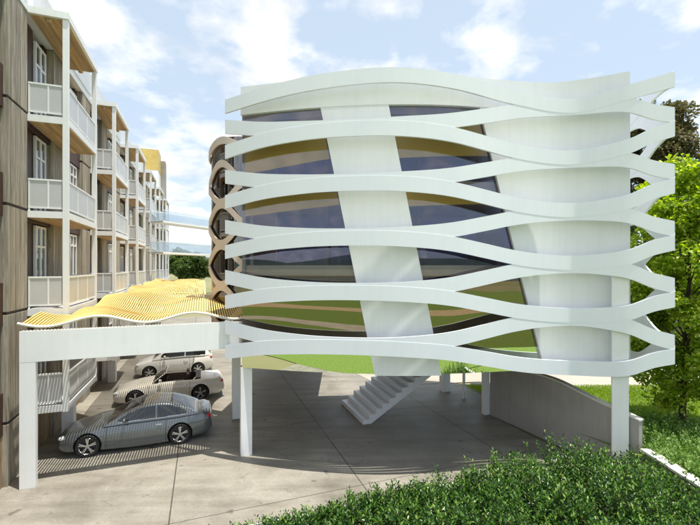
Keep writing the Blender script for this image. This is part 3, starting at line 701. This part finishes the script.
# stones among the shrubs
for i, (x, y, z, r) in enumerate(((-.12, 8.72, .5, .13), (-.9, 8.45, .28, .12), (2.0, 9.52, .5, .1))):
    b = MB(); b.grid(lambda s, t: (r*(1+.15*math.sin(7*s*6.28+t*5))*math.cos(s*6.283)*math.sin(t*3.1416), r*.8*(1+.12*math.sin(5*s*6.28))*math.sin(s*6.283)*math.sin(t*3.1416), r*.7*math.cos(t*3.1416)), 14, 8)
    o = b.build('stone', M['stone'], smooth=True); o.location = (x, y, z)
    tag(o, ('rounded white stone lying on the planter coping left of the hedge', 'small white stone at the left tip of the shrub bed', 'white stone on the coping behind the middle of the hedge')[i], 'stone')
# ground shrubs at the right behind the wall
def gs_pos(n):
    x = rng.uniform(7.7, 16.5, n*3); y = rng.uniform(7.0, 14.2, n*3)
    lx = np.where(y < 10.6, 7.85, 7.85-(y-10.6)*.37)
    ok = (x > lx) & (y < 13.3-.17*(x-7.7)+.5*np.sin(x*2)*.3) ; x = x[ok][:n]; y = y[ok][:n]
    return np.stack([x, y, .5+.25*np.exp(-((y-10)/3)**2)], 1)
Pg = gs_pos(4800)
P, D, Nn, ln, bs, dd, hh = shoots(len(Pg), lambda n: Pg, lambda b: np.clip((.42+.12*bumpf(b[:, 0], b[:, 1]))*rng.uniform(.6, 1.3, len(b)), .1, 1), 13, .085, .7)
tag(leaves('ground_cover', P, D, Nn, ln, ln*.5, M['leafG']), 'bright leafy ground cover spreading below the maple tree', None, None, 'stuff')
# grass blades on the lawn
ng = 60000
x = rng.uniform(5.6, 17, ng); y = rng.uniform(11.6, 19.3, ng); lx = 7.9-(y-10.6)*.37
ok = (x > lx); x = x[ok]; y = y[ok]; k = len(x)
t = np.clip((y-4)/15.4, 0, 1); zz = .55+.25*np.exp(-((y-10)/3)**2)-.5*np.clip(t-.8, 0, 1)/.2
P = np.stack([x, y, zz-.01], 1); D = np.stack([rng.normal(0, .3, k), rng.normal(0, .3, k), np.ones(k)], 1); ln = rng.uniform(.06, .13, k)
M['blade'] = leafmat('grass_blade', [(0, (.13, .22, .01)), (.5, (.22, .34, .015)), (1, (.34, .44, .04))], .4, .6)
tag(leaves('grass', P, D, rng.normal(size=(k, 3)), ln, ln*.16, M['blade']), 'short bright grass blades covering the lawn', None, None, 'stuff')

def tree(name, loc, label, cat, crown, trunk_h, trunk_r, clumps, nl, lsz, m, group=None, seed=1, lw=.75, fill=.62):
    """crown: (cx,cy,cz,rx,ry,rz) ellipsoid relative to loc, filled with leaf clumps hung on limbs"""
    r = np.random.default_rng(seed); t = thing(name, loc, label, cat, group)
    cx, cy, cz, rx, ry, rz = crown
    C = []
    while len(C) < clumps:
        q = r.uniform(-1, 1, 3); d = np.linalg.norm(q)
        if d < 1 and d > .30:
            w = 1 - .25*max(0, q[2])
            C.append((cx+q[0]*rx*w, cy+q[1]*ry*w, cz+q[2]*rz))
    C = np.array(C); rad = r.uniform(.55, 1.25, clumps)*fill
    b = MB(); top = cz+rz*.7
    tp = [(0, 0, 0), (.02*trunk_h, .0, trunk_h*.5), (cx*.3, cy*.3, trunk_h), (cx*.8, cy*.8, cz), (cx, cy, top)]
    b.tube(tp, [trunk_r*1.25, trunk_r, trunk_r*.85, trunk_r*.5, trunk_r*.12], 9); b.build('trunk', M['bark'], t, smooth=True)
    b = MB()
    for c in C[::2]:
        f = min(1, max(0, (c[2]-trunk_h)/(max(.1, top-trunk_h))-.22)); s = Vector((cx*f, cy*f, trunk_h+(top-trunk_h)*f)); e = Vector(c); mid = (s+e)/2+Vector((0, 0, .08*(e-s).length))
        b.tube([s, mid, e], [trunk_r*.28, trunk_r*.16, trunk_r*.05], 5, cap=False)
    b.build('branches', M['bark'], t, smooth=True)
    which = r.integers(0, clumps, nl); off = r.normal(size=(nl, 3)); off /= np.linalg.norm(off, axis=1, keepdims=True)
    off *= (r.uniform(.15, 1, nl)**.45)[:, None]*rad[which][:, None]*np.array([1, 1, .62])
    P = C[which]+off; D = off*.6/rad[which][:, None]+r.normal(size=(nl, 3))*.55+np.array([0, 0, -.25])
    Nn = np.tile([0, 0, 1.0], (nl, 1))+r.normal(size=(nl, 3))*.55; ln = lsz*r.uniform(.65, 1.25, nl)
    leaves('crown', P, D, Nn, ln, ln*lw, m, t); return t
tree('maple_tree', (10.7, 12.9, .55), 'young maple tree with bright yellow green leaves at the right edge', 'tree', (.30, 0, 4.65, 2.0, 1.9, 4.1), 1.5, .10, 120, 42000, .135, M['leafM'], seed=5, fill=.62)
tree('eucalyptus_tree', (29.5, 40, 0), 'tall dull olive tree standing behind the right end of the bands', 'tree', (.6, 0, 17.5, 4.3, 3.5, 5.2), 11, .35, 60, 26000, .33, M['leafE'], seed=11, fill=1.35)
tree('dark_tree', (38.5, 41, 0), 'dark green tree at the far right behind the maple', 'tree', (0, 0, 12.5, 3.5, 3.5, 6.0), 7, .3, 46, 15000, .36, M['leafD'], seed=12, fill=1.4)
tree('bushy_tree', (24.5, 36, 0), 'mid green bushy tree low behind the right end of the bands', 'tree', (0, 0, 6.8, 4.8, 3.5, 5.0), 3, .3, 50, 18000, .34, M['leafD'], seed=13, fill=1.5)
tree('leafy_tree', (34, 38, 0), 'broad green tree low behind the maple', 'tree', (0, 0, 7.4, 4.8, 3.5, 5.2), 3, .3, 50, 18000, .34, M['leafM'], seed=14, fill=1.5)
for i, (x, y, h) in enumerate(((-34, 88, 5.5), (-41, 96, 7), (-47, 92, 6.2))):
    tree('distant_tree', (x, y, 0), ('grey green tree on the skyline beside the rounded glass flank', 'tallest grey green tree on the skyline between the buildings', 'grey green tree on the skyline beside the apartment end')[i], 'tree', (0, 0, h, 3.8, 3.2, 3.0), h*.5, .3, 24, 5000, .6, M['leafD'], seed=40+i, fill=1.4)

# ---------------------------------------------------------------- cars
def boolean(o, cutter, op='DIFFERENCE'):
    bm = bmesh.new(); bm.from_mesh(cutter.data); bmesh.ops.recalc_face_normals(bm, faces=bm.faces); bm.to_mesh(cutter.data); bm.free()
    md = o.modifiers.new('b', 'BOOLEAN'); md.operation = op; md.object = cutter; md.solver = 'EXACT'
    dg = bpy.context.evaluated_depsgraph_get(); me = bpy.data.meshes.new_from_object(o.evaluated_get(dg)); o.modifiers.clear(); old = o.data; o.data = me
    me.name = old.name; bpy.data.meshes.remove(old); cm = cutter.data; bpy.data.objects.remove(cutter); bpy.data.meshes.remove(cm)
def sep(o, pred, name, m, parent):
    """move faces that satisfy pred(center, normal) into a mesh of their own"""
    bm = bmesh.new(); bm.from_mesh(o.data); bm2 = bm.copy()
    k = [f for f in bm.faces if pred(f.calc_center_median(), f.normal)]
    if not k: bm.free(); bm2.free(); return None
    idx = {f.index for f in k}
    bmesh.ops.delete(bm, geom=k, context='FACES'); bm.to_mesh(o.data); bm.free()
    bmesh.ops.delete(bm2, geom=[f for f in bm2.faces if f.index not in idx], context='FACES')
    me = bpy.data.meshes.new(name); bm2.to_mesh(me); bm2.free(); me.materials.append(m)
    return link(bpy.data.objects.new(name, me), parent)
SEC = [(0, 0), (.6, 0), (.86, .015), (.955, .07), (.985, .2), (1, .42), (.995, .60), (.965, .74), (.945, .80), (.90, .90), (.78, .965), (.5, .995), (0, 1.0)]
secy = pchip(range(13), [a for a, _ in SEC]); secz = pchip(range(13), [c for _, c in SEC])
def make_car(loc, label, paint, L_, Wd, top, bot, cab, wx, wr, kind, nsp):
    t = thing('parked_car', loc, label, 'car', 'cars parked side by side under the slatted canopy', rz=math.atan2(-V.y, -V.x))
    hw = Wd/2; Tp = pchip(*zip(*top)); Bt = pchip(*zip(*bot)); cx = L_/2
    plan_ = pchip([0, .06, .22, .6, 1.4, L_-1.2, L_-.5, L_-.12, L_], [.62, .74, .86, .95, 1, 1, .94, .84, .74])
    b = MB(); ns, nc = 56, 24
    rings = []
    xs = [L_*(.5-.5*math.cos(math.pi*i/ns)) for i in range(ns+1)]
    for x in xs:
        ring = []
        for j in range(2*nc):
            q = j/nc*12 if j <= nc else (2*nc-j)/nc*12; sg = 1 if j <= nc else -1
            ring.append((cx-x, sg*secy(q)*hw*plan_(x), Bt(x)+(Tp(x)-Bt(x))*secz(q)))
        rings.append(ring)
    for r_ in rings: b.v += r_
    K = 2*nc
    for i in range(ns):
        for j in range(K): a = i*K+j; c = i*K+(j+1) % K; b.f.append((a, c, c+K, a+K))
    b.f.append(tuple(range(K-1, -1, -1))); b.f.append(tuple(ns*K+j for j in range(K)))
    body = b.build('body', paint, t, smooth=True, auto=.9)
    bm = bmesh.new(); bm.from_mesh(body.data); bmesh.ops.recalc_face_normals(bm, faces=bm.faces); bm.to_mesh(body.data); bm.free()
    for w in wx:
        for sg in (-1, 1):
            c = MB(); c.tube([(cx-w, sg*(hw-.27), wr+.01), (cx-w, sg*(hw+.2), wr+.01)], wr+.045, 36); boolean(body, c.build('cut', None, t))
    if kind == 'open':
        c = MB(); c.prism([(cx-1.62, -hw+.17, .42), (cx-3.28, -hw+.17, .42), (cx-3.28, hw-.17, .42), (cx-1.62, hw-.17, .42)], (0, 0, 2)); boolean(body, c.build('cut', None, t))
        bm = bmesh.new(); bm.from_mesh(body.data); bm.free()
        sep(body, lambda c, n: (cx-3.30 < c.x < cx-1.60) and abs(c.y) < hw-.16 and c.z < .93 and c.z > .41, 'interior', M['leather'], t)
    arch = sep(body, lambda c, n: any(math.hypot(c.x-(cx-w), c.z-wr-.01) < wr+.0455 for w in wx) and abs(c.y) > hw-.28, 'wheel_well', M['black'], t)
    # greenhouse
    if kind != 'open':
        x0, x1 = cab[0][0], cab[-1][0]; Ct = pchip(*zip(*cab)); 
        def cabpt(x, s):   # s 0..1 across from right sill over roof to left sill
            zb = Tp(x)-.06; zt = max(Ct(x), zb+.005); f = (x-x0)/(x1-x0)
            wb = hw*plan_(x)*.92; e = abs(2*s-1); 
            k_ = min(1, (zt-zb)/.35)
            if e > .52: q = (e-.52)/.48; y = wb*(1-.20*(1-q)**1.15*k_); z = zb+(zt-zb)*(.90*(1-q))
            else: q = e/.52; y = wb*(1-.20*k_)*(q**.9); z = zb+(zt-zb)*(.90+.10*(1-q**3))
            return (cx-x, y*(1 if s > .5 else -1), z)
        g = MB(); g.grid(lambda a, s: cabpt(x0+(x1-x0)*a, s), 110, 60)
        cabin = g.build('roof', paint, t, smooth=True, auto=.9)
        zc = max(z for _, z in cab)
        xr0 = next(x for x, z in cab if z > zc-.11); xr1 = [x for x, z in cab if z > zc-.10][-1]
        def e_of(c): return abs(c.y)
        def wsh(c, n):
            x = cx-c.x; return x0+.03 < x < xr0 and abs(c.y) < (hw*.78-.13*(c.z-.9)/.4) and n.z < .95 and c.z > Tp(x)+.0
        def rsh(c, n):
            x = cx-c.x; return xr1 < x < x1-.05 and abs(c.y) < (hw*.74-.15*(c.z-.9)/.4) and c.z > Tp(x)+.03
        def side(c, n):
            x = cx-c.x; zt = Ct(x); zb = Tp(x)
            return abs(n.y) > .6 and zb+.015 < c.z < zt-.095 and x0+.42 < x < x1-.36 and not abs(x-(x0+x1)/2-.12) < .028
        sep(cabin, wsh, 'windscreen', M['cargl'], t); sep(cabin, rsh, 'rear_window', M['cargl'], t); sep(cabin, side, 'side_window', M['cargl'], t)
        for sg in (-1, 1):
            c = MB(); pts = []
            for i in range(24):
                x = x0+.42+(x1-x0-.78)*i/23; pts.append((cx-x, sg*(hw*plan_(x)*.925+.004), Tp(x)+.0))
            c.tube(pts, .009, 5); c.build('trim', M['chrome'], t)
    else:
        # windscreen frame, seats, steering wheel, folded hood
        a = [(cx-1.50, y, .90) for y in (-hw+.13, hw-.13)]; tpz = [(cx-2.02, y*.86, 1.27) for y in (-hw+.13, hw-.13)]
        c = MB(); c.tube([a[0], tpz[0], tpz[1], a[1]], .022, 8); c.build('windscreen_frame', paint, t, smooth=True)
        c = MB(); c.quad(a[0], a[1], tpz[1], tpz[0]); c.build('windscreen', M['glassW'], t)
        for sg in (-1, 1):
            c = MB(); c.box(cx-2.75, cx-2.25, sg*.36-.24, sg*.36+.24, .45, .62); c.prism([(cx-2.70, sg*.36-.23, .6), (cx-2.83, sg*.36-.23, 1.12), (cx-2.95, sg*.36-.20, 1.12), (cx-2.85, sg*.36-.23, .6)], (0, .44, 0))
            c.build('seat', M['leather'], t, bevel=.03)
        c = MB(); c.tube([(cx-2.02-.06*math.sin(i*.52), .36+.18*math.cos(i*.5236), .86+.17*math.sin(i*.5236)) for i in range(13)], .014, 6); c.build('steering_wheel', M['black'], t)
        c = MB(); c.box(cx-3.42, cx-3.2, -hw+.2, hw-.2, .84, .965); c.build('folded_hood', M['leather'], t, bevel=.03)
    # wheels
    for w in wx:
        for sg in (-1, 1):
            c = MB(); yo = sg*(hw-.025); prof = [(wr-.10, -.09), (wr-.03, -.10), (wr, -.07), (wr+.0, .07), (wr-.03, .10), (wr-.10, .09)]
            c.grid(lambda a, s: (lambda pr: (cx-w+pr[0]*math.cos(a*6.2832), yo-sg*.10+pr[1], wr+pr[0]*math.sin(a*6.2832)))(prof[min(5, int(round(s*5)))]), 36, 5)
            ty = c.build('wheel', M['tyre'], t, smooth=True, auto=.9)
            c = MB(); ri = wr-.095; y1 = yo-sg*.02
            c.grid(lambda a, s: (cx-w+(ri-.018+.036*s)*math.cos(a*6.2832), y1+sg*.012-sg*.05*abs(s-.5), wr+(ri-.018+.036*s)*math.sin(a*6.2832)), 36, 2)
            for q in range(nsp):
                for dlt in (-.13, .13):
                    an = q*2*math.pi/nsp+.3; p_ = (cx-w+.05*math.cos(an+dlt), y1-sg*.005, wr+.05*math.sin(an+dlt)); r_ = (cx-w+ri*math.cos(an+dlt*.9), y1, wr+ri*math.sin(an+dlt*.9)); c.bar(p_, r_, .042, .03)
            c.tube([(cx-w, y1-sg*.03, wr), (cx-w, y1+sg*.012, wr)], .055, 12)
            c.build('rim', M['rim'], ty)
            c = MB(); c.tube([(cx-w, y1-sg*.09, wr), (cx-w, y1-sg*.07, wr)], ri, 24); c.build('brake', M['black'], ty)
    # lamps, mirrors, handles, seams, bumper grille
    for sg in (-1, 1):
        xh = .17; c = MB(); yy = hw*plan_(xh)*.84; zt = Tp(xh)
        c.grid(lambda a, s: (cx-xh-.16*math.cos(a*6.2832)*math.sin(s*3.14)-.02, sg*(yy-.02)+.13*math.sin(a*6.2832)*math.sin(s*3.14), zt-.085+.075*math.cos(s*3.14)), 14, 8); c.build('headlight', M['lamp'], t, smooth=True)
        c = MB(); xe = L_-.13; ye = hw*plan_(xe)*.90; ze = Tp(xe)-.13
        c.grid(lambda a, s: (cx-xe-.10*math.cos(a*6.2832)*math.sin(s*3.14), sg*(ye-.05)+.11*math.sin(a*6.2832)*math.sin(s*3.14), ze+.07*math.cos(s*3.14)), 14, 8); c.build('taillight', M['red'], t, smooth=True)
        xm = cab[0][0]+.62; c = MB()
        c.grid(lambda a, s: (cx-xm-.06*math.cos(a*6.2832)*math.sin(s*3.14), sg*(hw+.07)+.10*math.sin(a*6.2832)*math.sin(s*3.14), Tp(xm)+.09+.065*math.cos(s*3.14)), 14, 8); c.tube([(cx-xm, sg*(hw-.1), Tp(xm)), (cx-xm, sg*(hw+.05), Tp(xm)+.06)], .02, 6); c.build('mirror', paint, t, smooth=True)
        c = MB(); xd = wx[1]-.62; c.tube([(cx-xd+.09, sg*(hw+.004), .76), (cx-xd, sg*(hw+.022), .765), (cx-xd-.09, sg*(hw+.004), .76)], .014, 6); c.build('door_handle', M['chrome'], t, smooth=True)
        # door seams
        c = MB()
        for xd in (wx[0]+.50, wx[1]-.42):
            pts = [(cx-xd, sg*(hw*plan_(xd)*secy(q)+.0015), Bt(xd)+(Tp(xd)-Bt(xd))*secz(q)) for q in np.linspace(3.4, 9.2, 14)]; c.tube(pts, .006, 4)
        c.tube([(cx-(wx[0]+.45)-i*(wx[1]-wx[0]-.9)/8, sg*(hw*secy(3.9)+.004), .30) for i in range(9)], .013, 5); c.build('door_seam', M['black'], t)
    c = MB(); c.box(cx-.06, cx+.008, -.36, .36, .36, .56); c.build('grille', M['black'], t, bevel=.015)
    c = MB(); c.box(cx-L_-.004, cx-L_+.05, -.5, .5, .34, .46); c.build('bumper_insert', M['black'], t, bevel=.015)
    return t
T1 = [(0, .52), (.06, .62), (.2, .68), (.6, .79), (1.2, .90), (1.7, .93), (3.4, .95), (4.0, .96), (4.3, .92), (4.42, .78), (4.45, .6)]
B1 = [(0, .30), (.2, .2), (.6, .17), (3.8, .17), (4.2, .22), (4.45, .34)]
make_car(W(-1.93, 15.05), 'grey coupe with five spoke wheels parked nearest the forecourt', M['paintgrey'], 4.45, 1.80, T1, B1,
         [(1.25, .86), (1.55, 1.03), (2.0, 1.27), (2.35, 1.375), (2.75, 1.40), (3.15, 1.35), (3.55, 1.20), (4.0, .93)], (.86, 3.46), .335, 'closed', 5)
T2 = [(0, .50), (.06, .58), (.25, .68), (.6, .77), (1.2, .88), (1.6, .92), (3.2, .93), (3.9, .93), (4.25, .88), (4.35, .75), (4.4, .58)]
B2 = [(0, .30), (.2, .2), (.6, .17), (3.8, .17), (4.2, .22), (4.4, .34)]
make_car(W(-1.30, 19.45), 'cream open convertible parked between the grey coupe and the white hatchback', M['paintcream'], 4.4, 1.78, T2, B2, [(1.2, .9), (2, 1.2), (3, 1.2)], (.88, 3.40), .33, 'open', 5)
T3 = [(0, .55), (.05, .68), (.2, .78), (.5, .88), (1.0, .98), (1.3, 1.0), (3.3, 1.02), (3.7, 1.0), (3.82, .9), (3.87, .65)]
B3 = [(0, .30), (.2, .2), (.6, .18), (3.3, .18), (3.6, .22), (3.87, .34)]
make_car(W(-1.40, 23.9), 'small white hatchback parked farthest back under the slatted canopy', M['paintwhite'], 3.87, 1.70, T3, B3,
         [(.85, .94), (1.2, 1.18), (1.6, 1.42), (2.0, 1.50), (2.6, 1.52), (3.1, 1.48), (3.5, 1.30), (3.82, .97)], (.74, 3.10), .31, 'closed', 6)

# ---------------------------------------------------------------- pieces that are separate things in the photo become separate parts
def split_islands(o):
    bm = bmesh.new(); bm.from_mesh(o.data); bm.verts.ensure_lookup_table(); seen = {}; groups = []
    for v in bm.verts:
        if v.index in seen: continue
        st = [v]; seen[v.index] = len(groups); g = []
        while st:
            q = st.pop(); g.append(q.index)
            for e in q.link_edges:
                w = e.other_vert(q)
                if w.index not in seen: seen[w.index] = len(groups); st.append(w)
        groups.append(g)
    if len(groups) < 2: bm.free(); return
    for k in range(len(groups)-1, -1, -1):
        b2 = bm.copy(); b2.verts.ensure_lookup_table()
        bmesh.ops.delete(b2, geom=[v for v in b2.verts if seen[v.index] != k], context='VERTS')
        if k == 0: b2.to_mesh(o.data)
        else:
            me = o.data.copy(); b2.to_mesh(me); n = o.copy(); n.data = me; COL.objects.link(n)
        b2.free()
    bm.free()
for o in list(COL.objects):
    if o.type == 'MESH' and o.name.split('.')[0] in ('side_window', 'shadow_gap', 'wheel_well', 'pier', 'panel', 'door_seam', 'partition', 'screen', 'interior') and not o.children:
        split_islands(o)
